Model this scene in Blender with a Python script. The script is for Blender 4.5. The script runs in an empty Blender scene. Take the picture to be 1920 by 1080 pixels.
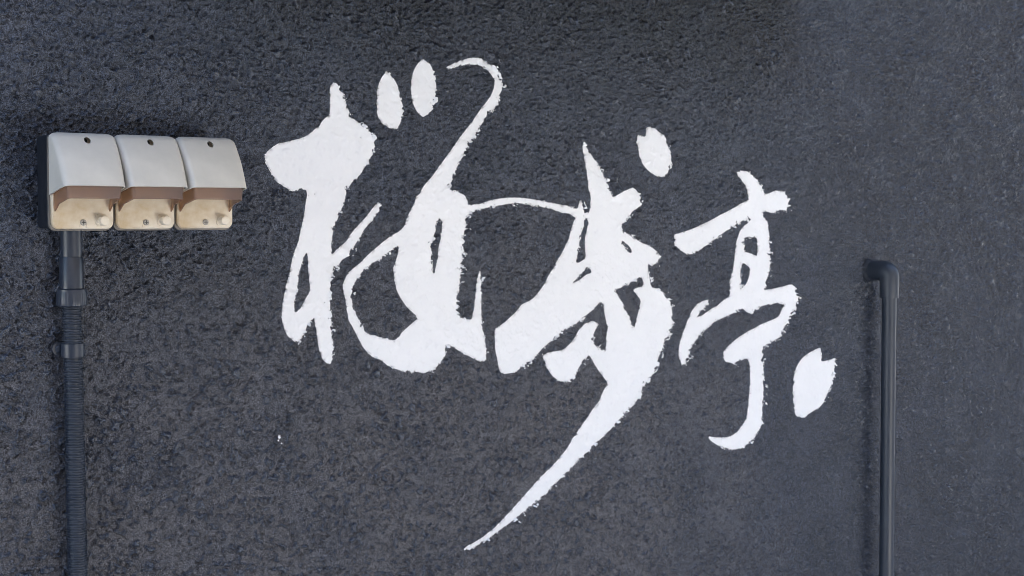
import bpy, bmesh, math
import numpy as np
from mathutils import Vector, Matrix, Euler

R = math.radians
scene = bpy.context.scene
col = scene.collection

# ------------------------------------------------------------------ camera
F_PX = 2500.0                       # focal length in pixels of a 1920 wide frame
CY = 501.0                          # principal point (slight lens shift)
CAM = Vector((0.0, -1.672, 1.45))
CROT = Euler((R(90 - 2.2), 0, R(-35.1)), 'XYZ')
cd = bpy.data.cameras.new('camera')
cd.sensor_width = 36
cd.lens = F_PX / 1920 * 36
cd.shift_y = -(540 - CY) / 1920
cd.clip_start = 0.05
cd.clip_end = 500
cam = bpy.data.objects.new('camera', cd)
cam.location = CAM
cam.rotation_euler = CROT
col.objects.link(cam)
scene.camera = cam

# ------------------------------------------------------------------ sky, sun, exposure
SUN_EL, SUN_AZ = 62.0, 0.0        # sun stands behind the building: the wall is in open shade (azimuth from +Y towards +X)
w = bpy.data.worlds.new('World')
scene.world = w
w.use_nodes = True
nt = w.node_tree
sky = nt.nodes.new('ShaderNodeTexSky')
sky.sky_type = 'NISHITA'
sky.sun_disc = False
sky.sun_elevation = R(SUN_EL)
sky.sun_rotation = R(SUN_AZ)
nt.links.new(sky.outputs[0], nt.nodes['Background'].inputs[0])
nt.nodes['Background'].inputs[1].default_value = 0.05
sl = bpy.data.lights.new('sun', 'SUN')
sl.energy = 5.0
sl.angle = R(0.53)
sl.color = (1.0, 0.98, 0.95)
so = bpy.data.objects.new('sun', sl)
sdir = Vector((math.sin(R(SUN_AZ)) * math.cos(R(SUN_EL)), math.cos(R(SUN_AZ)) * math.cos(R(SUN_EL)), math.sin(R(SUN_EL))))
so.rotation_euler = (-sdir).to_track_quat('-Z', 'Y').to_euler()
so.location = (0, 8, 8)
col.objects.link(so)
vs = scene.view_settings
vs.view_transform = 'Standard'
vs.look = 'None'
vs.gamma = 1
vs.exposure = 3.70
scene.cycles.pixel_filter_type = 'BLACKMAN_HARRIS'
scene.cycles.filter_width = 0.9

# ------------------------------------------------------------------ pixel <-> wall
CM = np.array(CROT.to_matrix())


def at(px, py, off=0.0):
    """point on the plane `off` metres in front of the wall face"""
    d = CM @ np.array([(px - 960) / F_PX, -(py - CY) / F_PX, -1.0])
    t = (-off - CAM.y) / d[1]
    return Vector((CAM.x + t * d[0], -off, CAM.z + t * d[2]))


def proj(X, Z, off=0.0):
    P = np.stack([X - CAM.x, np.full_like(X, -off - CAM.y), Z - CAM.z])
    c = np.tensordot(CM.T, P, axes=(1, 0))
    return 960 + F_PX * c[0] / -c[2], CY - F_PX * c[1] / -c[2]


# ------------------------------------------------------------------ helpers
def link(o, parent=None):
    col.objects.link(o)
    if parent is not None:
        o.parent = parent
    return o


def tag(o, label=None, cat=None, group=None, kind=None):
    if label: o['label'] = label
    if cat: o['category'] = cat
    if group: o['group'] = group
    if kind: o['kind'] = kind
    return o


def empty(name, loc=(0, 0, 0)):
    o = bpy.data.objects.new(name, None)
    o.location = loc
    o.empty_display_size = 0.05
    return link(o)


def mesh_np(name, V, Q, mat, parent=None, smooth=True):
    me = bpy.data.meshes.new(name)
    n, m = len(V), len(Q)
    me.vertices.add(n)
    me.vertices.foreach_set('co', np.ascontiguousarray(V, dtype=np.float32).ravel())
    k = Q.shape[1]
    me.loops.add(m * k)
    me.loops.foreach_set('vertex_index', np.ascontiguousarray(Q, dtype=np.int32).ravel())
    me.polygons.add(m)
    me.polygons.foreach_set('loop_start', np.arange(0, m * k, k, dtype=np.int32))
    me.polygons.foreach_set('loop_total', np.full(m, k, dtype=np.int32))
    me.update(calc_edges=True)
    me.polygons.foreach_set('use_smooth', np.full(m, smooth, dtype=bool))
    me.materials.append(mat)
    return link(bpy.data.objects.new(name, me), parent)


def bm_obj(name, bm, mat, parent=None, smooth=False, bevel=0, segs=2, auto=None):
    bmesh.ops.recalc_face_normals(bm, faces=bm.faces[:])
    me = bpy.data.meshes.new(name)
    bm.to_mesh(me)
    bm.free()
    me.materials.append(mat)
    for p in me.polygons:
        p.use_smooth = smooth
    o = link(bpy.data.objects.new(name, me), parent)
    if bevel:
        md = o.modifiers.new('bevel', 'BEVEL')
        md.width = bevel
        md.segments = segs
        md.limit_method = 'ANGLE'
        md.angle_limit = R(35)
        md.harden_normals = False
    return o


def box(bm, x0, x1, y0, y1, z0, z1):
    r = bmesh.ops.create_cube(bm, size=1)
    for v in r['verts']:
        v.co = Vector(((x0 + x1) / 2 + v.co.x * (x1 - x0), (y0 + y1) / 2 + v.co.y * (y1 - y0), (z0 + z1) / 2 + v.co.z * (z1 - z0)))


def rings(bm, rs, cap=True, closed=True):
    """loft a list of rings (lists of Vectors)"""
    vv = [[bm.verts.new(p) for p in r] for r in rs]
    n = len(vv[0])
    for a, b in zip(vv[:-1], vv[1:]):
        for i in range(n if closed else n - 1):
            j = (i + 1) % n
            bm.faces.new((a[i], a[j], b[j], b[i]))
    if cap:
        bm.faces.new(vv[0][::-1])
        bm.faces.new(vv[-1])
    return vv


def lathe(bm, prof, origin, axis='Z', n=28):
    """prof: list of (radius, distance along axis)"""
    o = Vector(origin)
    rs = []
    for r, h in prof:
        ring = []
        for i in range(n):
            a = 2 * math.pi * i / n
            if axis == 'Z':
                ring.append(o + Vector((r * math.cos(a), r * math.sin(a), h)))
            else:                                    # 'Y': out of the wall (towards -Y)
                ring.append(o + Vector((r * math.cos(a), -h, r * math.sin(a))))
        rs.append(ring)
    rings(bm, rs)


def smooth_by_angle(o, ang=40):
    me = o.data
    for p in me.polygons:
        p.use_smooth = True
    bm = bmesh.new()
    bm.from_mesh(me)
    for e in bm.edges:
        if len(e.link_faces) == 2 and e.calc_face_angle(0) > R(ang):
            e.smooth = False
    bm.to_mesh(me)
    bm.free()
    return o


# ------------------------------------------------------------------ materials
def new_mat(name):
    m = bpy.data.materials.new(name)
    m.use_nodes = True
    return m, m.node_tree, m.node_tree.nodes['Principled BSDF']


def nd(t, kind, **kw):
    n = t.nodes.new(kind)
    for k, v in kw.items():
        setattr(n, k, v)
    return n


def noise(t, scale, detail=4, rough=0.6, coord=None, dist=0.0):
    n = nd(t, 'ShaderNodeTexNoise')
    n.inputs['Scale'].default_value = scale
    n.inputs['Detail'].default_value = detail
    n.inputs['Roughness'].default_value = rough
    n.inputs['Distortion'].default_value = dist
    if coord is not None:
        t.links.new(coord, n.inputs['Vector'])
    return n


def ramp(t, fac, stops):
    r = nd(t, 'ShaderNodeValToRGB')
    cr = r.color_ramp
    while len(cr.elements) < len(stops):
        cr.elements.new(0.5)
    for e, (p, c) in zip(cr.elements, stops):
        e.position = p
        e.color = (*c, 1) if len(c) == 3 else c
    t.links.new(fac, r.inputs[0])
    return r


def bump(t, height, dist, strength=1.0, normal=None):
    b = nd(t, 'ShaderNodeBump')
    b.inputs['Distance'].default_value = dist
    b.inputs['Strength'].default_value = strength
    t.links.new(height, b.inputs['Height'])
    if normal is not None:
        t.links.new(normal, b.inputs['Normal'])
    return b


def g3(v):
    return (v, v, v)


def wall_material():
    m, t, p = new_mat('dark_grey_painted_stucco')
    tc = nd(t, 'ShaderNodeTexCoord').outputs['Object']
    rel = nd(t, 'ShaderNodeAttribute', attribute_name='relief').outputs['Fac']
    big = noise(t, 2.2, 5, 0.6, tc)
    fine = noise(t, 420, 4, 0.7, tc)
    # raised lumps stay blue-grey, hollows take the tone attribute
    tone = nd(t, 'ShaderNodeAttribute', attribute_name='dust_light').outputs['Fac']
    c_tone = ramp(t, tone, [(0.0, (0.017, 0.021, 0.031)), (0.5, (0.046, 0.058, 0.086)), (1.0, (0.108, 0.108, 0.121))])
    c_top = ramp(t, fine.outputs['Fac'], [(0.3, (0.020, 0.029, 0.049)), (0.7, (0.031, 0.041, 0.064))])
    mx = nd(t, 'ShaderNodeMix', data_type='RGBA')
    mr = nd(t, 'ShaderNodeMapRange')
    mr.inputs['From Min'].default_value = 0.35
    mr.inputs['From Max'].default_value = 0.75
    t.links.new(rel, mr.inputs['Value'])
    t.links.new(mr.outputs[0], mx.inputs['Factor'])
    t.links.new(c_tone.outputs[0], mx.inputs['A'])
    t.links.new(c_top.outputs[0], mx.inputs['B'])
    grain = noise(t, 620, 3, 0.6, tc)
    gr = ramp(t, grain.outputs['Fac'], [(0.36, g3(0.30)), (0.5, g3(0.92)), (0.64, g3(2.0))])
    mg = nd(t, 'ShaderNodeMix', data_type='RGBA', blend_type='MULTIPLY')
    mg.inputs['Factor'].default_value = 1.0
    t.links.new(mx.outputs['Result'], mg.inputs['A'])
    t.links.new(gr.outputs[0], mg.inputs['B'])
    t.links.new(mg.outputs['Result'], p.inputs['Base Color'])
    inv = nd(t, 'ShaderNodeMapRange')
    inv.inputs['From Min'].default_value = 0.35
    inv.inputs['From Max'].default_value = 0.8
    inv.inputs['To Min'].default_value = 1.0
    inv.inputs['To Max'].default_value = 0.45
    t.links.new(rel, inv.inputs['Value'])
    rr0 = ramp(t, fine.outputs['Fac'], [(0.3, g3(0.15)), (0.75, g3(0.28))])
    rr = nd(t, 'ShaderNodeMix', data_type='FLOAT')
    t.links.new(mr.outputs[0], rr.inputs['Factor'])
    t.links.new(rr0.outputs[0], rr.inputs['A'])
    rr.inputs['B'].default_value = 0.24
    t.links.new(rr.outputs['Result'], p.inputs['Roughness'])
    p.inputs['Specular IOR Level'].default_value = 0.75
    b1 = bump(t, fine.outputs['Fac'], 0.0026, 1.0)
    mid = noise(t, 190, 3, 0.6, tc, 0.4)
    b2 = bump(t, mid.outputs['Fac'], 0.0020, 1.0, b1.outputs[0])
    t.links.new(inv.outputs[0], b1.inputs['Strength'])
    t.links.new(inv.outputs[0], b2.inputs['Strength'])
    t.links.new(b2.outputs[0], p.inputs['Normal'])
    return m


def paint_material():
    m, t, p = new_mat('white_brush_paint')
    tc = nd(t, 'ShaderNodeTexCoord').outputs['Object']
    n = noise(t, 30, 5, 0.6, tc)
    c = ramp(t, n.outputs['Fac'], [(0.3, (0.80, 0.82, 0.85)), (0.7, (0.84, 0.855, 0.88))])
    t.links.new(c.outputs[0], p.inputs['Base Color'])
    p.inputs['Roughness'].default_value = 0.55
    p.inputs['Specular IOR Level'].default_value = 0.4
    f = noise(t, 260, 3, 0.6, tc)
    b = bump(t, f.outputs['Fac'], 0.0006, 0.5)
    t.links.new(b.outputs[0], p.inputs['Normal'])
    return m


def plain(name, c1, c2, rough=0.45, scale=40, bmp=0.0002, spec=0.5, bscale=300):
    m, t, p = new_mat(name)
    tc = nd(t, 'ShaderNodeTexCoord').outputs['Object']
    n = noise(t, scale, 5, 0.6, tc)
    c = ramp(t, n.outputs['Fac'], [(0.32, c1), (0.68, c2)])
    t.links.new(c.outputs[0], p.inputs['Base Color'])
    r = ramp(t, n.outputs['Fac'], [(0.3, g3(rough - 0.06)), (0.7, g3(rough + 0.08))])
    t.links.new(r.outputs[0], p.inputs['Roughness'])
    p.inputs['Specular IOR Level'].default_value = spec
    if bmp:
        f = noise(t, bscale, 3, 0.6, tc)
        b = bump(t, f.outputs['Fac'], bmp, 0.6)
        t.links.new(b.outputs[0], p.inputs['Normal'])
    return m


M = {}
M['wall'] = wall_material()
M['paint'] = paint_material()
M['hood'] = plain('weathered_grey_white_plastic', (0.55, 0.535, 0.485), (0.64, 0.62, 0.56), 0.42, 22, 0.00015)
M['plate'] = plain('aged_cream_plastic', (0.52, 0.39, 0.22), (0.78, 0.72, 0.61), 0.45, 24, 0.00015)
M['rim'] = plain('grey_gasket_rubber', (0.13, 0.12, 0.105), (0.21, 0.19, 0.165), 0.6, 60)
M['metal'] = plain('dull_zinc_screw', (0.30, 0.28, 0.24), (0.42, 0.40, 0.36), 0.4, 200)
M['box'] = plain('navy_painted_box', (0.008, 0.011, 0.018), (0.012, 0.016, 0.025), 0.5, 40, 0.0003)
M['pipe'] = plain('dark_grey_pvc', (0.025, 0.033, 0.048), (0.034, 0.043, 0.059), 0.42, 30, 0.0001)
M['conduit'] = plain('slate_grey_conduit', (0.022, 0.030, 0.046), (0.032, 0.041, 0.060), 0.33, 50, 0.0001)
M['seal'] = plain('dark_sealant', (0.018, 0.024, 0.036), (0.030, 0.036, 0.048), 0.6, 90, 0.001)
M['dark'] = plain('dark_recess', (0.03, 0.03, 0.03), (0.05, 0.048, 0.045), 0.7, 60)


def skirt_material():
    m, t, p = new_mat('smoked_brown_plastic')
    p.inputs['Base Color'].default_value = (0.31, 0.245, 0.23, 1)
    p.inputs['Roughness'].default_value = 0.35
    tr = nd(t, 'ShaderNodeBsdfTransparent')
    tr.inputs[0].default_value = (0.80, 0.62, 0.45, 1)
    tl = nd(t, 'ShaderNodeBsdfTranslucent')
    tl.inputs[0].default_value = (0.44, 0.34, 0.28, 1)
    a = nd(t, 'ShaderNodeMixShader')
    a.inputs[0].default_value = 0.3
    t.links.new(p.outputs[0], a.inputs[1])
    t.links.new(tl.outputs[0], a.inputs[2])
    b = nd(t, 'ShaderNodeMixShader')
    b.inputs[0].default_value = 0.52
    t.links.new(a.outputs[0], b.inputs[1])
    t.links.new(tr.outputs[0], b.inputs[2])
    t.links.new(b.outputs[0], t.nodes['Material Output'].inputs['Surface'])
    return m


M['skirt'] = skirt_material()
M['ground'] = plain('pale_concrete_paving', (0.57, 0.56, 0.54), (0.65, 0.64, 0.62), 0.8, 3, 0.003, 0.3, 60)
M['soffit'] = plain('dark_brown_timber', (0.035, 0.026, 0.020), (0.055, 0.042, 0.032), 0.6, 12, 0.001)
M['roof'] = plain('charcoal_roof', (0.05, 0.05, 0.052), (0.07, 0.07, 0.072), 0.6, 8, 0.001)

# ------------------------------------------------------------------ stucco relief (height of the wall face)
RES = 0.0008
HX0, HZ0 = 0.30, 0.62
NX, NZ = 3000, 1728
rng = np.random.default_rng(7)


def band(seed, wl, width=0.45, ax=1.0):
    """band limited noise, wavelength wl in metres, unit variance"""
    g = np.random.default_rng(seed).standard_normal((NZ, NX)).astype(np.float32)
    f = np.fft.rfft2(g)
    kz = np.fft.fftfreq(NZ, RES)[:, None]
    kx = np.fft.rfftfreq(NX, RES)[None, :] * ax
    k = np.sqrt(kx * kx + kz * kz) + 1e-6
    f *= np.exp(-0.5 * (np.log(k * wl) / width) ** 2)
    o = np.fft.irfft2(f, s=(NZ, NX))
    return (o / o.std()).astype(np.float32)


def sstep(a, b, x):
    t = np.clip((x - a) / (b - a), 0, 1)
    return t * t * (3 - 2 * t)


gx = HX0 + np.arange(NX) * RES
gz = HZ0 + np.arange(NZ) * RES
wx, wz = band(31, 0.020, 0.5), band(32, 0.020, 0.5)


def warp(a, d):
    d = d * 0.001 / RES
    jj = np.clip(np.arange(NZ)[:, None] + d * wz, 0, NZ - 1).astype(int)
    ii = np.clip(np.arange(NX)[None, :] + d * wx, 0, NX - 1).astype(int)
    return a[jj, ii]


n_blob = warp(band(1, 0.020, 0.40), 2.5) + 0.22 * band(2, 0.007, 0.4)
n_blob2 = warp(band(3, 0.0095, 0.36), 1.5) + 0.20 * band(4, 0.004, 0.4)
n_pit = warp(band(13, 0.010, 0.33), 1.5) + 0.25 * band(14, 0.004, 0.4)
dens = band(5, 0.16, 0.5)
right_fade = 1 - 0.12 * sstep(1.15, 1.9, gx)[None, :]
upper = sstep(1.25, 1.55, gz)[:, None]                    # fewer lumps, more pits towards the top
blobs = sstep(0.92, 1.14, n_blob + 0.22 * dens - 0.25 * upper) * right_fade
blobs2 = sstep(0.92, 1.16, n_blob2 + 0.15 * dens - 0.25 * upper)
pits = sstep(1.32, 1.58, n_pit + 0.35 * upper) * right_fade
crease = np.exp(-(warp(band(6, 0.022, 0.5), 2.0) / 0.09) ** 2) * sstep(1.0, 1.5, band(8, 0.03, 0.5) + 0.4 * upper)
top = np.clip(blobs + blobs2, 0, 1)
H = (0.0036 * blobs + 0.0024 * blobs2 * (0.4 + 0.6 * right_fade)
     - 0.0030 * crease * right_fade - 0.0032 * pits
     + (0.00016 * band(9, 0.0060, 0.45) + 0.00044 * band(10, 0.0027, 0.30)) * (1 - 0.7 * top)
     + 0.0005 * band(11, 0.10, 0.5))
RELIEF = np.clip(0.33 + 0.45 * blobs + 0.25 * blobs2 + 0.05 * band(12, 0.004, 0.4), 0, 1)
del n_blob, n_blob2


def blur(a, s):
    kz = np.fft.fftfreq(a.shape[0])[:, None]
    kx = np.fft.rfftfreq(a.shape[1])[None, :]
    f = np.fft.rfft2(a) * np.exp(-2 * (math.pi * s) ** 2 * (kx * kx + kz * kz))
    return np.fft.irfft2(f, s=a.shape).astype(np.float32)




def samp(A, X, Z):
    u = np.clip((X - HX0) / RES, 0, NX - 1.001)
    v = np.clip((Z - HZ0) / RES, 0, NZ - 1.001)
    i, j = u.astype(int), v.astype(int)
    fu, fv = u - i, v - j
    return (A[j, i] * (1 - fu) * (1 - fv) + A[j, i + 1] * fu * (1 - fv) + A[j + 1, i] * (1 - fu) * fv + A[j + 1, i + 1] * fu * fv)


# ------------------------------------------------------------------ outlines of the brush lettering
ZO = dict(A=(480, 90, 3.6), B=(500, 370, 3.1765), C=(740, 90, 3.6), D=(720, 340, 3.0), E=(900, 220, 2.842), F=(900, 480, 4.1526),
          G=(840, 660, 2.768), I=(1255, 310, 4.5), J=(1260, 490, 4.5), K=(1310, 640, 4.907), L=(1030, 260, 4.5), M=(1020, 420, 4.5),
          N=(640, 580, 6.4))


def poly(*segs):
    out = []
    for s in segs:
        z, nums = s.split(':')
        ox, oy, k = ZO[z]
        for pr in nums.split():
            x, y = pr.split(',')
            out.append((ox + float(x) / k, oy + float(y) / k))
    return np.array(out)


RADICAL = [poly(
    'A:520,232 500,260 498,330 500,400 496,450 460,480 420,530 370,572 320,605 240,625 140,645 85,690 55,725 58,770 95,830 130,895 180,930 240,965 275,968 300,945 340,960 345,990 332,1060',
    'B:228,70 205,180 180,290 155,345 140,430 110,540 92,640 86,720 100,780 125,830 175,870 205,850 225,815 240,770 265,732 280,725 290,790 305,880 325,950 350,985 380,998 392,960 395,900 388,820 386,740 380,640 378,540 385,470 405,430 455,370 490,350 500,320 540,270 580,195 620,140 665,90 685,45 660,28 640,50 600,100 560,150 510,205 470,265 420,305 395,335 378,330 390,270 395,200 415,140 435,90 455,40 470,0',
    'A:610,960 640,920 690,870 735,810 770,750 800,690 805,640 795,600 770,560 720,515 635,465 628,420 605,380 600,320 570,290 548,240'),
    poly('B:235,330 215,380 195,450 185,530 170,610 165,690 190,670 225,610 255,565 258,530 250,470 245,400 243,345')]
PETALS = [
    [poly('A:880,150 855,185 830,240 815,310 812,380 812,430 830,480 860,520 905,545 955,550 975,505 985,460 995,410 985,360 970,300 945,230 910,175')],
    [poly('C:180,75 150,110 120,170 103,250 108,320 125,380 150,430 190,467 215,455 250,420 270,360 282,290 280,240 265,170 240,110 210,88')],
    [poly('E:838,88 885,105 888,55 905,48 950,70 990,110 1010,160 1020,210 1015,260 1000,300 965,320 920,305 880,270 850,220 838,160')],
    [poly('K:1110,55 1060,75 1000,110 940,160 900,220 875,310 860,400 862,510 872,600 890,690 930,695 980,703 1010,670 1080,625 1140,580 1180,500 1220,410 1240,310 1250,240 1267,155 1235,155 1180,175 1130,187 1130,130 1125,70')]]
CHAIN = [poly(
    'C:342,132 375,112 430,88 490,70 535,63 600,78 650,115 705,155 715,200 730,250 715,300 705,355 670,410 615,460 580,535 540,590 505,640 470,700 440,760 410,840 385,900 365,950',
    'D:372,45 410,55 450,80 468,110 470,128 485,136 510,128',
    'E:0,462 60,440 140,428 220,428 300,440 380,455 450,468',
    'L:100,550 180,575 240,590 245,570 255,530 265,520 280,545 290,590 305,625 335,630 345,560 350,490 330,420 322,340 310,260 295,180 280,100 275,40 285,30 312,42 330,95 365,150 400,200 445,260 460,320 490,380 505,440 530,485 550,490 580,465 630,440 690,415 725,415 745,450 775,495 780,545 770,570 720,600 680,645 640,690 605,740 605,775 660,800 720,840 780,880 850,905 900,940 930,985 925,1030 890,1060 850,1070',
    'M:870,355 885,400 900,460 905,530 950,550 1000,570 1030,610 1070,660 1078,720',
    'F:1500,440 1495,510 1480,600 1440,650 1420,720 1390,790 1370,880 1330,950 1270,1020 1250,1075',
    'G:970,265 910,330 840,410 790,455 720,520 660,580 600,640 540,705 480,765 410,815 350,865 290,910 220,960 150,1005 100,1030 72,1025 100,1005 170,965 220,925 270,880 330,815 400,740 470,660 540,590 600,520 650,440 690,380 740,310 780,260 800,210 825,170',
    'F:990,990 950,930 900,860 870,810 845,770 830,790 800,815 775,860 750,925 720,960 670,985 610,975 560,930 530,900 510,850 490,800 490,770 540,745 640,735 690,690 740,630 770,570 805,530 840,512 890,508 922,525 905,560 885,610 875,660 890,690 940,725 975,732 980,650 985,540 970,450 950,360 920,375 850,445 800,490 720,545 650,580 600,620 550,670 500,710 440,770 390,815 350,855 290,895 220,920 160,910 145,870 130,790 115,720 112,640 110,570 170,530 240,470 290,420 330,370 400,340 440,300 490,230 530,150 560,110 590,40',
    'L:70,1005 110,965 125,910 160,850 180,770 205,700 215,670 180,640 120,630 60,610 0,590',
    'E:300,472 220,460 140,462 60,478 0,492',
    'D:490,175 468,195 460,240 450,320 440,430 430,560 415,650 405,745 440,765 488,785 500,720 515,640 520,560 530,520 543,500 550,560 548,660 548,770 558,840 570,920 578,970 560,1010',
    'N:1665,630 1600,600 1540,570 1480,545 1400,500 1340,460 1285,430 1262,440 1250,530 1220,590 1180,650 1130,700 1080,745 980,765 900,750 820,750 740,745 660,720 560,680 500,630 430,590 350,565 300,510 250,440 215,370 160,260 110,180 80,120 62,0',
    'B:465,600 450,540 462,490 490,440 560,385 620,325 680,275 730,235 800,195 825,160 840,110 865,50 890,0',
    'C:165,985 180,950 215,905 250,870 300,800 350,730 400,660 450,590 510,510 560,440 620,360 655,310 668,270 670,220 655,185 620,140 560,112 500,112 440,120 385,135 365,142'),
    poly('B:780,285 765,300 700,350 610,405 560,455 520,510 505,570 512,640 540,720 580,790', 'N:300,280 395,320 450,335 540,350 640,375 680,340 740,260 800,210 860,160 900,110 885,70 800,0',
         'B:800,610 770,550 758,480 755,410 775,360 785,310'),
    poly('D:310,215 295,235 285,290 270,350 265,400 268,450 278,525 290,490 300,420 310,345 325,260 325,220'),
    poly('L:300,660 290,720 275,780 265,840 250,900 240,970 225,1055 290,1020 305,990 305,940 298,880 305,800 325,740 328,700 315,680'),
    poly('M:375,365 330,400 290,445 240,500 290,475 340,435 395,410'),
    poly('M:655,140 680,190 690,225 735,250 735,205 690,160'),
    poly('M:590,568 640,540 720,500 800,455 825,450 838,520 790,535 745,550 770,590 820,640 800,720 775,810 755,880 735,850 720,790 690,730 660,660 620,600')]
TEI = [poly(
    'I:565,60 600,45 650,50 690,75 740,130 775,190 805,240 840,235 900,212 960,218 1000,265 1015,300 1005,350 995,385 930,380 870,405 800,390 795,420 830,500 845,570 850,650 855,720 850,800 845,870 830,960 825,1010 810,1050 880,1040 960,1020 1030,1000',
    'J:1020,200 1045,240 1062,320 1045,390 1010,450 975,520 940,590 920,635 880,660 830,680 790,710 760,745 762,800 772,880 770,960 770,1078',
    'K:598,470 592,560 590,640 580,740 550,830 510,890 450,950 390,985 320,1000 260,990 190,965 120,925 75,872 130,880 210,885 260,882 330,850 385,790 425,720 445,650 455,570 465,470 475,370 470,290 460,210 445,160 400,160 350,195 310,205 250,190 215,150 225,100 260,50 300,10',
    'J:540,650 620,600 700,560 770,520 850,490 900,460 920,410 945,360 880,355 800,365 720,395 690,430 650,442 610,420 595,395 540,430 460,460 400,490 330,530 270,585 210,650 170,720 140,790 110,850 85,882 62,840 55,760 65,670 90,590 140,480 180,400 230,345 300,320 318,335 280,385 240,420 215,470 260,450 330,400 400,360 430,325 480,290 490,265 485,220',
    'I:510,980 525,900 545,800 550,740 560,660 585,580 590,555 630,510 680,460 675,440 600,480 520,525 470,565 400,610 330,665 270,710 220,730 180,755 120,740 70,700 35,670 38,610 40,580 90,570 200,535 300,490 400,430 500,385 580,335 620,310 665,295 660,230 640,170 600,120'),
    poly('I:635,610 625,660 625,725 680,740 740,765 742,700 730,605 680,608'),
    poly('I:620,825 605,870 608,950 595,1050 640,1000 668,950 678,890 660,845')]
SPLASH = [np.array([(521, 815), (524, 814), (525, 820), (524, 828), (521, 829), (519, 824)]), np.array([(525, 830), (528, 829), (530, 833), (527, 834)])]

SX0, SY0, SW, SH, SS = 440, 60, 1180, 1010, 1.0


def round_poly(P):
    """one pass of gentle corner cutting"""
    Nx = np.roll(P, -1, 0)
    out = np.empty((len(P) * 2, 2))
    out[0::2] = P * 0.82 + Nx * 0.18
    out[1::2] = P * 0.18 + Nx * 0.82
    return out


def sdf(polys, reach=10):
    """signed distance in picture pixels, + inside"""
    yy = np.arange(SH) + SY0
    xx = np.arange(SW) + SX0
    ins = np.zeros((SH, SW), bool)
    dist = np.full((SH, SW), float(reach))
    for P in polys:
        P = round_poly(P)
        Qn = np.roll(P, -1, 0)
        for (x0, y0), (x1, y1) in zip(P, Qn):
            if y0 != y1:
                lo, hi = min(y0, y1), max(y0, y1)
                r = np.nonzero((yy >= lo) & (yy < hi))[0]
                for k in r:
                    xc = x0 + (yy[k] - y0) * (x1 - x0) / (y1 - y0)
                    ins[k, xx >= xc] ^= True
            a0 = max(int(min(x0, x1) - reach - SX0), 0)
            a1 = min(int(max(x0, x1) + reach - SX0) + 2, SW)
            b0 = max(int(min(y0, y1) - reach - SY0), 0)
            b1 = min(int(max(y0, y1) + reach - SY0) + 2, SH)
            if a1 <= a0 or b1 <= b0:
                continue
            PX, PY = np.meshgrid(xx[a0:a1], yy[b0:b1])
            L2 = (x1 - x0) ** 2 + (y1 - y0) ** 2 + 1e-9
            t = np.clip(((PX - x0) * (x1 - x0) + (PY - y0) * (y1 - y0)) / L2, 0, 1)
            dd = np.hypot(PX - x0 - t * (x1 - x0), PY - y0 - t * (y1 - y0))
            dist[b0:b1, a0:a1] = np.minimum(dist[b0:b1, a0:a1], dd)
    return np.where(ins, dist, -dist)


SD = {'radical': sdf(RADICAL), 'chain': sdf(CHAIN), 'tei': sdf(TEI)}
for i_, P_ in enumerate(PETALS):
    SD['petal%d' % i_] = sdf(P_)
SD['splash'] = sdf(SPLASH)
S_ALL = np.max(np.stack(list(SD.values())), 0)
gpx, gpy = proj(*np.meshgrid(gx, gz))
gi = np.clip(gpx - SX0, 0, SW - 1).astype(int)
gj = np.clip(gpy - SY0, 0, SH - 1).astype(int)
cover = sstep(-1.0, 4.0, S_ALL[gj, gi])
del gpx, gpy, gi, gj
# thick brush paint fills the stucco: calmer relief beneath it
H_RAW = H.copy()
H = H * (1 - cover) + cover * (0.20 * blur(H, 1.3) + 0.12 * blur(H, 3.5))
H_PAINT = H

# ------------------------------------------------------------------ setting: ground, building wall
bm = bmesh.new()
vs4 = [bm.verts.new(p) for p in ((-60, -60, 0), (60, -60, 0), (60, 60, 0), (-60, 60, 0))]
bm.faces.new(vs4)
tag(bm_obj('ground', bm, M['ground']), 'pale concrete paving in front of the wall', kind='structure')

cxa, cxb = at(300, 0).x, at(1490, 0).x          # span of the added, unseen slab above the lettering
WX0, WX1, WZ1 = -3.0, 7.0, 3.1
building = tag(empty('building', (0, 0, 0)), 'dark grey lumpy stucco wall behind the white lettering', 'building')
# finest where the wall is nearest; coarse beyond what can be seen
n_col, n_row = 1380, 760
tq = np.linspace(0, 1, n_col)
fx = 0.36 + 2.26 * (np.exp(0.62 * tq) - 1) / (math.exp(0.62) - 1)
X1 = np.concatenate([np.linspace(WX0, 0.355, 24), fx, np.linspace(2.63, WX1, 24)])
xc = np.clip(X1, 0.36, 2.62)
z_hi = 1.724 + (xc - 0.587) * 0.0926 + 0.02
z_lo = 0.987 - (xc - 0.579) * 0.1563 - 0.02
rows = [z_lo * q for q in np.linspace(0, 1, 12)[:-1]] + [z_lo + (z_hi - z_lo) * q for q in np.linspace(0, 1, n_row)] + [z_hi + (WZ1 - z_hi) * q for q in np.linspace(0, 1, 12)[1:]]
GZ = np.stack(rows)
GX = np.broadcast_to(X1, GZ.shape).copy()
rowi = np.arange(len(rows))[:, None]
inside = (GX >= 0.359) & (GX <= 2.621) & (rowi >= 11) & (rowi < 11 + n_row)
hh = np.where(inside, samp(H, GX, GZ), 0.0)
V = np.stack([GX, -hh, GZ], -1).reshape(-1, 3)
nzz, nxx = GX.shape
idx = np.arange(nzz * nxx).reshape(nzz, nxx)
Q = np.stack([idx[:-1, :-1], idx[:-1, 1:], idx[1:, 1:], idx[1:, :-1]], -1).reshape(-1, 4)
wall = mesh_np('wall', V, Q, M['wall'], building)
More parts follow.
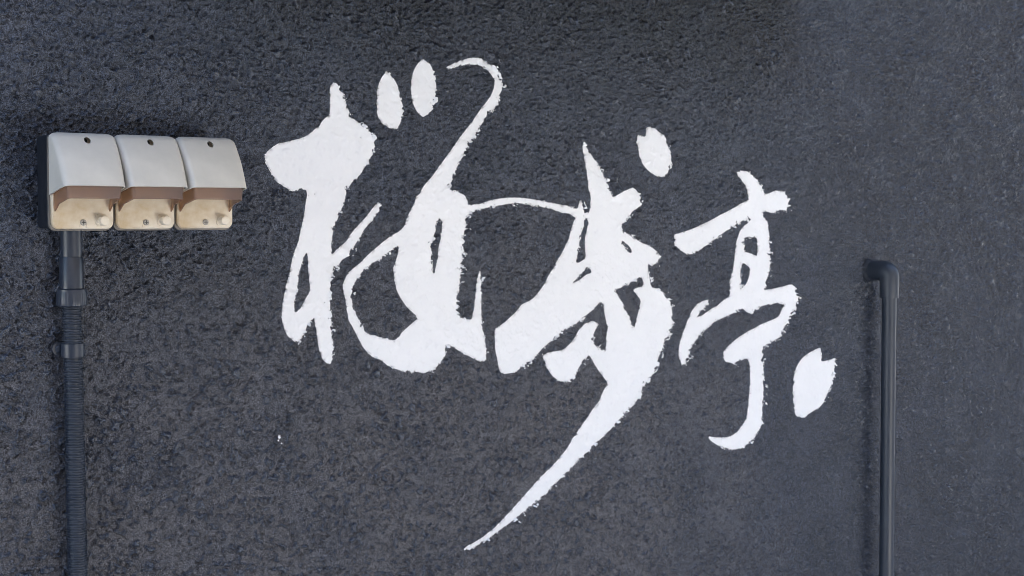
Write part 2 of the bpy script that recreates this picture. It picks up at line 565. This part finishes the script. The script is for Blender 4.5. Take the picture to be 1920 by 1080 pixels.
# patchy dust with painted light: paler low on the near part, darker to the right
DUST_LIGHT = np.clip(0.47 + 0.035 * band(41, 0.25, 0.5) + 0.025 * band(42, 0.05, 0.5)
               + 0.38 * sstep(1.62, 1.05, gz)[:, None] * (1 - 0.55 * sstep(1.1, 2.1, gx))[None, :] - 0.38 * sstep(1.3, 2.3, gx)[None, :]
               # painted shade: darker strip at the top, as wide as the slab above
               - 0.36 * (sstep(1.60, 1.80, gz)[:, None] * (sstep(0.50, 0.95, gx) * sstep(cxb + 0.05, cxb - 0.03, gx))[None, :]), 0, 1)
dat = wall.data.attributes.new('dust_light', 'FLOAT', 'POINT')
dat.data.foreach_set('value', np.where(inside, samp(DUST_LIGHT, GX, GZ), 0.4).astype(np.float32).ravel())
att = wall.data.attributes.new('relief', 'FLOAT', 'POINT')
att.data.foreach_set('value', np.where(inside, samp(RELIEF, GX, GZ), 0.4).astype(np.float32).ravel())

bm = bmesh.new()
box(bm, WX0, WX1, 0.02, 7.0, 0.0, WZ1)
bm_obj('wall_core', bm, M['roof'], building)
bm = bmesh.new()
box(bm, WX0 - 0.3, WX1 + 0.3, -0.40, 7.3, WZ1 + 0.003, WZ1 + 0.22)
bm_obj('roof', bm, M['roof'], building, bevel=0.01)
for ua, ub in ((-9.0, 1.2), (3.0, 16.0)):        # unseen blocks added either side to shade the lane, leaving a sunlit gap
    bm = bmesh.new()
    box(bm, ua, ub, 0.3, 8.0, WZ1 + 0.225, 14.0)
    bm_obj('sun_blocker', bm, M['roof'], building)

# unseen dark house added across the lane to block sky and darken wall reflections
house = tag(empty('house', (0, -6.0, 0)), 'unseen dark timber house added across the lane for the wall to mirror', 'house')
bm = bmesh.new()
box(bm, -12, 24, -6, 0, 0, 7.0)
bm_obj('wall', bm, M['soffit'], house)
bm = bmesh.new()
box(bm, -12.4, 24.4, -6.4, 0.5, 7.003, 7.2)
bm_obj('roof', bm, M['roof'], house)
for i in range(11):
    bm = bmesh.new()
    box(bm, -10.5 + i * 3.0, -9.1 + i * 3.0, 0.003, 0.06, 1.0, 2.2)
    wf = bm_obj('window', bm, M['roof'], house, bevel=0.01)
    bm = bmesh.new()
    box(bm, -10.42 + i * 3.0, -9.18 + i * 3.0, 0.061, 0.066, 1.08, 2.12)
    bm_obj('pane', bm, M['pipe'], wf)

# unseen dark slab added just above the frame to keep sky light off the wall top
bm = bmesh.new()
box(bm, cxa, cxb, -0.50, -0.004, 1.846, 1.91)
bm_obj('sky_blocker', bm, M['soffit'], building, bevel=0.006)

# ------------------------------------------------------------------ brush lettering, traced in picture space and laid on the wall
E_A = band(21, 0.0030, 0.45)
E_B = band(22, 0.012, 0.5)
E_C = band(23, 0.030, 0.5)
HN = (H_RAW - blur(H_RAW, 12)) / (H_RAW - blur(H_RAW, 12)).std()
CELL = 0.0009


def paint_mesh(name, key, polys, parent=None, keep=None, rough=1.0):
    S = SD[key]
    gyS, gxS = np.gradient(blur(S, 2))
    allp = np.concatenate(polys)
    lo, hi = allp.min(0) - 6, allp.max(0) + 6
    cs = [at(lo[0], lo[1]), at(hi[0], lo[1]), at(lo[0], hi[1]), at(hi[0], hi[1])]
    x0, x1 = min(c.x for c in cs), max(c.x for c in cs)
    z0, z1 = min(c.z for c in cs), max(c.z for c in cs)
    X = np.arange(x0, x1, CELL)
    Z = np.arange(z0, z1, CELL)
    GX, GZ = np.meshgrid(X, Z)

    def field(GX, GZ):
        px, py = proj(GX, GZ)
        u = np.clip(px - SX0, 0, SW - 1.01)
        v = np.clip(py - SY0, 0, SH - 1.01)
        i, j = u.astype(int), v.astype(int)
        fu, fv = u - i, v - j
        s = S[j, i] * (1 - fu) * (1 - fv) + S[j, i + 1] * fu * (1 - fv) + S[j + 1, i] * (1 - fu) * fv + S[j + 1, i + 1] * fu * fv
        nxg, nyg = gxS[j, i], gyS[j, i]
        # the outward side pointing right/down is where the brush left a broken edge
        side = np.clip(0.35 - 0.55 * nxg - 0.30 * nyg, 0.12, 1.1)
        dry = sstep(-0.2, 1.2, samp(E_C, GX, GZ))
        amp = rough * (0.6 + 4.4 * side * (0.2 + 0.8 * dry))
        return s + amp * (0.50 * samp(E_A, GX, GZ) + 0.30 * samp(E_B, GX, GZ) + 0.60 * samp(HN, GX, GZ)), px, py, s

    cxs, czs = GX[:-1, :-1] + CELL / 2, GZ[:-1, :-1] + CELL / 2
    fld, px, py, s = field(cxs, czs)
    # small missed pits well inside the stroke
    pits = (samp(HN, cxs, czs) < -2.9) & (samp(E_C, cxs, czs) > 0.4)
    on = (fld > 0) & ~(pits & (s > 1))
    if keep is not None:
        on &= keep(px, py)
    # boundary vertices slide on to the zero line: no stair steps
    fv, _, _, _ = field(GX, GZ)
    gz_, gx_ = np.gradient(fv, CELL)
    g2 = gx_ ** 2 + gz_ ** 2 + 1e-6
    stepx = np.clip(-fv * gx_ / g2, -0.5 * CELL, 0.5 * CELL)
    stepz = np.clip(-fv * gz_ / g2, -0.5 * CELL, 0.5 * CELL)
    cnt = np.zeros(GX.shape, int)
    cnt[:-1, :-1] += on; cnt[1:, :-1] += on; cnt[:-1, 1:] += on; cnt[1:, 1:] += on
    edge = (cnt > 0) & (cnt < 4)
    GX = np.where(edge, GX + stepx, GX)
    GZ = np.where(edge, GZ + stepz, GZ)
    used = cnt > 0
    nid = -np.ones(GX.shape, int)
    nid[used] = np.arange(used.sum())
    thick = np.where(edge, 0.00012, 0.00045)
    hp = samp(H_PAINT, GX, GZ)
    hw = samp(H, GX, GZ)
    Y = -(np.maximum(hp, hw) + thick)
    Vv = np.stack([GX[used], Y[used], GZ[used]], -1)
    j, i = np.nonzero(on)
    Qq = np.stack([nid[j, i], nid[j, i + 1], nid[j + 1, i + 1], nid[j + 1, i]], -1)
    return mesh_np(name, Vv, Qq, M['paint'], parent)


base = at(620, 690)
ch = tag(empty('painted_character', base), 'white brush-painted first character with tall left stroke and hooked top, nearest the outlets', 'lettering', 'white brush lettering painted on the wall')
o = paint_mesh('left_radical', 'radical', RADICAL, ch); o.location = -base
o = paint_mesh('right_component', 'chain', CHAIN, ch, keep=lambda px, py: ((px < 884) & (py < 760)) | ((px < 922) & (py > 410) & (py < 760))); o.location = -base
tag(paint_mesh('painted_character', 'chain', CHAIN, None, keep=lambda px, py: ~(((px < 884) & (py < 760)) | ((px < 922) & (py > 410) & (py < 760)))),
    'white brush-painted middle character with long tail sweeping down to lower left', 'lettering', 'white brush lettering painted on the wall')
tag(paint_mesh('painted_character', 'tei', TEI), 'white brush-painted smaller third character with hooked foot, nearest the bent pipe', 'lettering', 'white brush lettering painted on the wall')
PL = ['white painted almond petal above the first character, lower left of the pair',
      'white painted almond petal beside the hooked stroke, upper right of the pair',
      'white painted notched petal to the upper right of the middle character',
      'white painted notched petal at lower right of the third character, beside the pipe']
for i_, (P, lb) in enumerate(zip(PETALS, PL)):
    tag(paint_mesh('painted_petal', 'petal%d' % i_, P, rough=0.55), lb, 'petal', 'white petals painted among the characters')
tag(paint_mesh('paint_splash', 'splash', SPLASH, rough=0.8), 'tiny white paint drip on the wall below the first character', 'paint drip')

# ------------------------------------------------------------------ outlet covers on their box
BOXD = 0.045                                     # depth of the surface box
c00, c11 = at(89, 250, BOXD + 0.006), at(434.5, 431.5, BOXD + 0.006)
OX0, OX1 = c00.x, c11.x
OZ1 = at(89, 249.5, BOXD + 0.006).z
OZ0 = at(89, 432.5, BOXD + 0.006).z
UW = (OX1 - OX0) / 3                             # pitch of the covers
UH = OZ1 - OZ0
print('outlet pitch', UW, 'height', UH)

bm = bmesh.new()
box(bm, OX0 + 0.001, OX1 - 0.002, -BOXD, -0.0002, OZ0 + 0.002, OZ1 - 0.001)
tag(bm_obj('mounting_box', bm, M['box'], bevel=0.003), 'dark navy surface box behind the three outlet covers', 'junction box')


def rrect(x0, x1, z0, z1, r, y, n=6):
    pts = []
    for cx, cz, a0 in ((x1 - r, z1 - r, 0), (x0 + r, z1 - r, 90), (x0 + r, z0 + r, 180), (x1 - r, z0 + r, 270)):
        for k in range(n + 1):
            a = R(a0 + 90 * k / n)
            pts.append(Vector((cx + r * math.cos(a), y, cz + r * math.sin(a))))
    return pts


def depth_profile(t):
    """hood depth against fraction of its height (0 top, 1 bottom)"""
    return float(np.interp(t, [0, 0.02, 0.06, 0.12, 0.2, 0.35, 0.5, 0.75, 1.0], [0.002, 0.0068, 0.0112, 0.0155, 0.0205, 0.0290, 0.0360, 0.0448, 0.0520]))


def u_ring(hw, D, r, zf, n=7, taper=0.042):
    """open U in plan: left back -> front -> right back; zf(depth) gives z"""
    r = min(r, D * 0.8)
    pts = [(-hw, 0), (-hw, D * 0.33), (-hw, D * 0.66)]
    for k in range(n + 1):
        a = R(180 - 90 * k / n)
        pts.append((-hw + r + r * math.cos(a), D - r + r * math.sin(a)))
    for q in (0.25, 0.5, 0.75):
        pts.append((-hw + r + (2 * hw - 2 * r) * q, D))
    for k in range(n + 1):
        a = R(90 - 90 * k / n)
        pts.append((hw - r + r * math.cos(a), D - r + r * math.sin(a)))
    pts += [(hw, D * 0.66), (hw, D * 0.33), (hw, 0)]
    return [Vector((x * (1 - taper * d / hw), -d, zf(d))) for x, d in pts]


hw = UW / 2
HOOD_H = UH * 0.548                               # hood height at its front edge
DROP = 0.010                                      # how much lower its side edge ends at the back


def make_outlet(first_z=0):
    root = empty('outlet_cover')
    # gasket rim and base plate (local frame: x along the wall, -y out, z up, origin at the plate's foot on the box)
    bm = bmesh.new()
    rings(bm, [rrect(-hw + 0.0004, hw - 0.0010, -0.0004, UH, 0.008, 0.0), rrect(-hw + 0.0004, hw - 0.0010, -0.0004, UH, 0.008, -0.0060)])
    bm_obj('gasket', bm, M['rim'], root, bevel=0.0006)
    bm = bmesh.new()
    a = dict(x0=-hw + 0.0022, x1=hw - 0.0012, z0=0.0018, z1=UH - 0.0006)
    rings(bm, [rrect(**a, r=0.0085, y=-0.0061), rrect(**a, r=0.0085, y=-0.0105),
               rrect(a['x0'] + 0.0015, a['x1'] - 0.0015, a['z0'] + 0.0015, a['z1'] - 0.0015, 0.007, -0.0122)])
    smooth_by_angle(bm_obj('base_plate', bm, M['plate'], root), 30)
    Y0 = -0.0100
    # hood
    zt = UH - 0.0008
    zb = UH - HOOD_H
    dmax = depth_profile(1)

    def hood_ring(t, inset=0.0, drop_all=0.0):
        D = depth_profile(t)
        f = lambda d: zt + t * ((zb - DROP * (1 - d / dmax)) - zt) - drop_all
        q_ = min(1.0, t / 0.07)
        rg = u_ring(hw - 0.0016 - 0.0080 * (1 - math.sqrt(1 - (1 - q_) ** 2)) - inset, D - inset, 0.0060, f)
        return [p + Vector((0, Y0, 0)) for p in rg]
    bm = bmesh.new()
    ts = [0, 0.008, 0.02, 0.04, 0.065, 0.1, 0.14] + [0.2 + 0.8 * k / 14 for k in range(15)]
    vv = rings(bm, [hood_ring(t) for t in ts], cap=False, closed=False)
    bm.faces.new([v for v in vv[0]])
    hood = bm_obj('hood', bm, M['hood'], root, smooth=True)
    md = hood.modifiers.new('shell', 'SOLIDIFY')
    md.thickness = 0.0018
    md.offset = -1
    # screw hole through the hood front
    th = 0.120
    zc = zt - th * (zt - zb)
    bmc = bmesh.new()
    lathe(bmc, [(0.0040, -0.01), (0.0040, 0.06)], (0.002, Y0 + 0.012, zc), 'Y', 20)
    bmesh.ops.recalc_face_normals(bmc, faces=bmc.faces[:])
    mc = bpy.data.meshes.new('cut'); bmc.to_mesh(mc); bmc.free()
    co = link(bpy.data.objects.new('cut', mc))
    mb = hood.modifiers.new('hole', 'BOOLEAN')
    mb.object = co
    mb.operation = 'DIFFERENCE'
    mb.solver = 'EXACT'
    bpy.context.view_layer.update()
    dg = bpy.context.evaluated_depsgraph_get()
    nm = bpy.data.meshes.new_from_object(hood.evaluated_get(dg))
    hood.modifiers.clear()
    hood.data = nm
    nm.name = 'hood'
    bpy.data.objects.remove(co)
    bpy.data.meshes.remove(mc)
    smooth_by_angle(hood, 50)
    bm = bmesh.new()
    lathe(bm, [(0.0036, 0), (0.0036, 0.002)], (0.002, Y0 - 0.002, zc), 'Y', 18)
    bm_obj('fixing_screw', bm, M['dark'], hood)
    # moulded frame and lines on the hood front
    bm = bmesh.new()

    def on_hood(x, t):
        d = depth_profile(t)
        f = zt + t * ((zb - DROP * (1 - d / dmax)) - zt)
        return Vector((x * (1 - 0.042 * d / hw), Y0 - d - 0.00005, f))

    def line(xa, ta, xb, tb, wd=0.0007):
        n = 6
        pa = [on_hood(xa + (xb - xa) * k / n, ta + (tb - ta) * k / n) for k in range(n + 1)]
        horiz = abs(tb - ta) < 1e-6
        off = Vector((0, 0, wd)) if horiz else Vector((wd, 0, 0))
        lift = Vector((0, -0.00030, 0))
        for p, q in zip(pa[:-1], pa[1:]):
            quad = [p, q, q + off, p + off]
            if horiz:
                # follow the slope of the hood across the line's width
                s = (depth_profile(ta + 0.01) - depth_profile(ta - 0.01)) / (0.02 * (zt - zb)) * wd
                quad = [p, q, q + off + Vector((0, s, 0)), p + off + Vector((0, s, 0))]
            a_ = [bm.verts.new(v + lift) for v in quad]
            b_ = [bm.verts.new(v - lift) for v in quad]
            bm.faces.new(a_)
            for k in range(4):
                bm.faces.new((a_[k], b_[k], b_[(k + 1) % 4], a_[(k + 1) % 4]))
    hx = hw * 0.55
    line(-hx, 0.22, hx, 0.22); line(-hx, 0.40, hx * 0.9, 0.40); line(-hx, 0.22, -hx, 0.40); line(hx, 0.22, hx, 0.40)
    line(-hx * 0.8, 0.30, hx * 0.1, 0.30); line(hx * 0.25, 0.29, hx * 0.8, 0.29)
    line(-hx, 0.47, -hx * 0.3, 0.47); line(-hx, 0.64, -hx * 0.2, 0.64); line(-hx, 0.47, -hx, 0.64); line(-hx * 0.2, 0.50, -hx * 0.2, 0.64)
    line(hx * 0.2, 0.55, hx, 0.55); line(hx, 0.46, hx, 0.66); line(hx * 0.2, 0.66, hx, 0.66)
    bm_obj('moulded_lines', bm, M['hood'], hood)
    # smoked skirt under the hood
    bm = bmesh.new()
    SK = 0.0140

    def skirt_ring(q):
        def f(d):
            z = (zb - DROP * (1 - d / dmax)) + 0.004 - q * (SK + 0.004)
            return z - q * 0.007 * max(0.0, 1 - d / 0.010)
        rg = u_ring(hw - 0.0040 - 0.0010 * q, dmax - 0.0022 - 0.001 * q, 0.0055, f)
        return [p + Vector((0, Y0, 0)) for p in rg]
    rings(bm, [skirt_ring(q) for q in (0, 0.3, 0.6, 0.9, 1.0)], cap=False, closed=False)
    sk = bm_obj('skirt', bm, M['skirt'], root, smooth=True)
    md = sk.modifiers.new('shell', 'SOLIDIFY')
    md.thickness = 0.0016
    # plate screw with slot and its notch
    sx, sz = -hw + 2 * hw * 0.505, UH * 0.083
    bm = bmesh.new()
    lathe(bm, [(0.0038, 0), (0.0038, 0.0012), (0.0030, 0.0020)], (sx, -0.0121, sz), 'Y', 18)
    scr = bm_obj('plate_screw', bm, M['metal'], root)
    smooth_by_angle(scr, 30)
    bm = bmesh.new()
    box(bm, sx - 0.0025, sx + 0.0025, -0.01425, -0.0138, sz - 0.0004, sz + 0.0004)
    box(bm, sx - 0.0004, sx + 0.0004, -0.01435, -0.0138, sz - 0.0025, sz + 0.0025)
    bm_obj('screw_slot', bm, M['dark'], scr)
    bm = bmesh.new()
    box(bm, sx + 0.0036, sx + 0.0045, -0.0131, -0.0115, 0.0035, sz + 0.001)
    box(bm, sx - 0.0045, sx - 0.0036, -0.0131, -0.0115, 0.0035, sz - 0.003)
    bm_obj('drain_notch', bm, M['plate'], root)
    # locking knob in its moulded seat
    kx, kz = -hw + 2 * hw * 0.79, UH * 0.104
    bm = bmesh.new()
    rings(bm, [rrect(kx - 0.0075, kx + 0.0080, kz - 0.0065, kz + 0.0070, 0.003, -0.0121),
               rrect(kx - 0.0070, kx + 0.0075, kz - 0.0060, kz + 0.0065, 0.003, -0.0140)])
    bm_obj('knob_seat', bm, M['plate'], root)
    bm = bmesh.new()
    lathe(bm, [(0.0058, 0), (0.0058, 0.0095), (0.0054, 0.0108), (0.0045, 0.0113)], (kx, -0.0141, kz), 'Y', 24)
    smooth_by_angle(bm_obj('knob', bm, M['plate'], root), 40)
    return root


def copy_tree(o, parent=None):
    c = o.copy()
    col.objects.link(c)
    c.parent = parent
    for chd in o.children:
        copy_tree(chd, c)
    return c


OL = ['grey-white hooded outlet cover above the conduit, leftmost of three',
      'grey-white hooded outlet cover in the middle of the row of three',
      'grey-white hooded outlet cover nearest the lettering, rightmost of three']
proto = make_outlet()
for i in range(3):
    u = proto if i == 0 else copy_tree(proto)
    u.location = (OX0 + UW * (i + 0.5), -BOXD - 0.0003, OZ0)
    tag(u, OL[i], 'outlet cover', 'weatherproof outlet covers in a row')

# ------------------------------------------------------------------ conduit under the outlets
CO = 0.0200                                      # axis distance from the wall
P0 = at(133, 434, CO)
zs = lambda y: at(133, y, CO).z
cx0 = P0.x
cond = tag(empty('conduit', (cx0, -CO, 0.0)), 'slate grey ribbed conduit running down from the outlet box', 'conduit')
px_r = lambda wpx: 1.12 * wpx / 2 / F_PX * (Vector((cx0, -CO, 0)) - Vector((CAM.x, CAM.y, 0))).dot(Vector((math.sin(R(35.1)), math.cos(R(35.1)), 0)))
bm = bmesh.new()
lathe(bm, [(px_r(35), zs(481) - 0.005), (px_r(35), zs(434) + 0.012)], (0, 0, 0))
smooth_by_angle(bm_obj('stub_pipe', bm, M['conduit'], cond))
bm = bmesh.new()
lathe(bm, [(px_r(39), zs(543)), (px_r(39), zs(483)), (px_r(37.5), zs(481.5))], (0, 0, 0))
smooth_by_angle(bm_obj('sleeve', bm, M['conduit'], cond), 60)
bm = bmesh.new()
n = 96
za, zb_ = zs(574), zs(541)
prof = [(0.90, za), (0.985, za + 0.0012), (1.0, za + 0.003), (1.0, zb_ - 0.006), (0.985, zb_ - 0.0045), (0.985, zb_ - 0.001), (0.90, zb_)]
rs = []
for qi, (k, h) in enumerate(prof):
    ring = []
    for i in range(n):
        a = 2 * math.pi * i / n
        rr_ = px_r(49) * k * (1 + (0.018 if (i % 4 < 2 and 1 <= qi <= 3) else 0))
        ring.append(Vector((rr_ * math.cos(a), rr_ * math.sin(a), h)))
    rs.append(ring)
rings(bm, rs)
smooth_by_angle(bm_obj('ribbed_nut', bm, M['conduit'], cond), 30)
# corrugated tube, leaning a touch as it goes down
bm = bmesh.new()
pitch = 0.0031
zt_, zb2 = zs(573), 0.02
lean = lambda z: 0.0030 * max(0.0, (zt_ - z) / (zt_ - zs(1080)))
prof = []
z = zt_
ro, ri = px_r(32.5), px_r(28.0)
while z > zb2:
    prof += [(ri, z), (ri, z - pitch * 0.30), (ro, z - pitch * 0.45), (ro, z - pitch * 0.85)]
    z -= pitch
rs = [[Vector((r * math.cos(2 * math.pi * i / 24) + lean(h), r * math.sin(2 * math.pi * i / 24), h)) for i in range(24)] for r, h in prof]
rings(bm, rs)
smooth_by_angle(bm_obj('corrugated_tube', bm, M['conduit'], cond), 75)
# saddle clamp with its screwed ear
sad = bmesh.new()
z0_, z1_ = zs(670), zs(643)
lx = lean((z0_ + z1_) / 2)
lathe(sad, [(px_r(35), z0_), (px_r(38.5), z0_ + 0.0008), (px_r(38.5), z1_ - 0.0008), (px_r(35), z1_)], (lx, 0, 0))
saddle = smooth_by_angle(bm_obj('saddle_clamp', sad, M['conduit'], cond), 40)
ear = at(109.5, 654, 0.008)
bm = bmesh.new()
ex = ear.x - cx0
box(bm, ex - 0.001, lx - 0.006, CO - 0.0092, CO - 0.0030, ear.z - 0.0075, ear.z + 0.0075)
lathe(bm, [(0.0082, 0), (0.0082, 0.0034)], (ex, CO - 0.0062, ear.z), 'Y', 24)
bm_obj('ear', bm, M['conduit'], saddle, bevel=0.0005)
bm = bmesh.new()
lathe(bm, [(0.0046, 0), (0.0046, 0.0012), (0.003, 0.0026), (0.0012, 0.0030)], (ex, CO - 0.0096, ear.z), 'Y', 20)
smooth_by_angle(bm_obj('screw', bm, M['conduit'], saddle))

# ------------------------------------------------------------------ bent pipe on the right
PO = 0.046
pw = at(1668, 505, PO)
pr = 0.5 * 26.6 / F_PX * (pw - CAM).dot(Vector((math.sin(R(35.1)), math.cos(R(35.1)), 0)))
print('pipe radius', pr)
zpipe = lambda y: at(1668, y, PO).z
pz = zpipe(508)
pipe = tag(empty('drain_pipe', (pw.x, -PO, 0)), 'dark grey plastic pipe leaving the wall through an elbow and running down', 'pipe')
bm = bmesh.new()
lathe(bm, [(pr, 0.03), (pr, zpipe(556))], (0, 0, 0), n=32)
smooth_by_angle(bm_obj('pipe_run', bm, M['pipe'], pipe))
# elbow: swept tube from the wall, bending down
er = pr * 1.33
bm = bmesh.new()
br = pr * 1.05
path = []
for d in np.linspace(PO - 0.008, br, 3):
    path.append((Vector((0, d, pz)), Vector((0, -1, 0))))
for k in range(1, 13):
    a = R(90 * k / 12)
    path.append((Vector((0, br - br * math.sin(a), pz - br + br * math.cos(a))), Vector((0, -math.cos(a), -math.sin(a)))))
zend = zpipe(558.5)
for q in (0.3, 0.6, 0.97, 1.0):
    path.append((Vector((0, 0, (pz - br) + (zend - (pz - br)) * q)), Vector((0, 0, -1))))
rs = []
for i, (c, d) in enumerate(path):
    sx_ = Vector((1, 0, 0))
    up = sx_.cross(d)
    r_ = er * (0.985 if i in (0, len(path) - 1) else 1.0)
    if i <= 12:
        r_ *= 1.07 - 0.07 * max(0.0, (i - 6) / 6)
    rs.append([c + sx_ * (r_ * math.cos(2 * math.pi * k / 32)) + up * (r_ * math.sin(2 * math.pi * k / 32)) for k in range(32)])
rings(bm, rs)
smooth_by_angle(bm_obj('elbow', bm, M['pipe'], pipe), 50)
bm = bmesh.new()
prof = [(0.0215, -0.002), (0.0200, 0.0012), (0.0185, 0.0030), (0.0170, 0.0055), (0.0150, 0.0065)]
rs = []
for r_, h in prof:
    rs.append([Vector((r_ * (1 + 0.10 * math.sin(3 * a + 1) + 0.06 * math.sin(7 * a)) * math.cos(a), PO - h, pz + r_ * (1 + 0.10 * math.sin(3 * a + 1) + 0.06 * math.sin(7 * a)) * math.sin(a)))
               for a in [2 * math.pi * k / 36 for k in range(36)]])
rings(bm, rs)
bm_obj('sealant', bm, M['seal'], pipe, smooth=True)
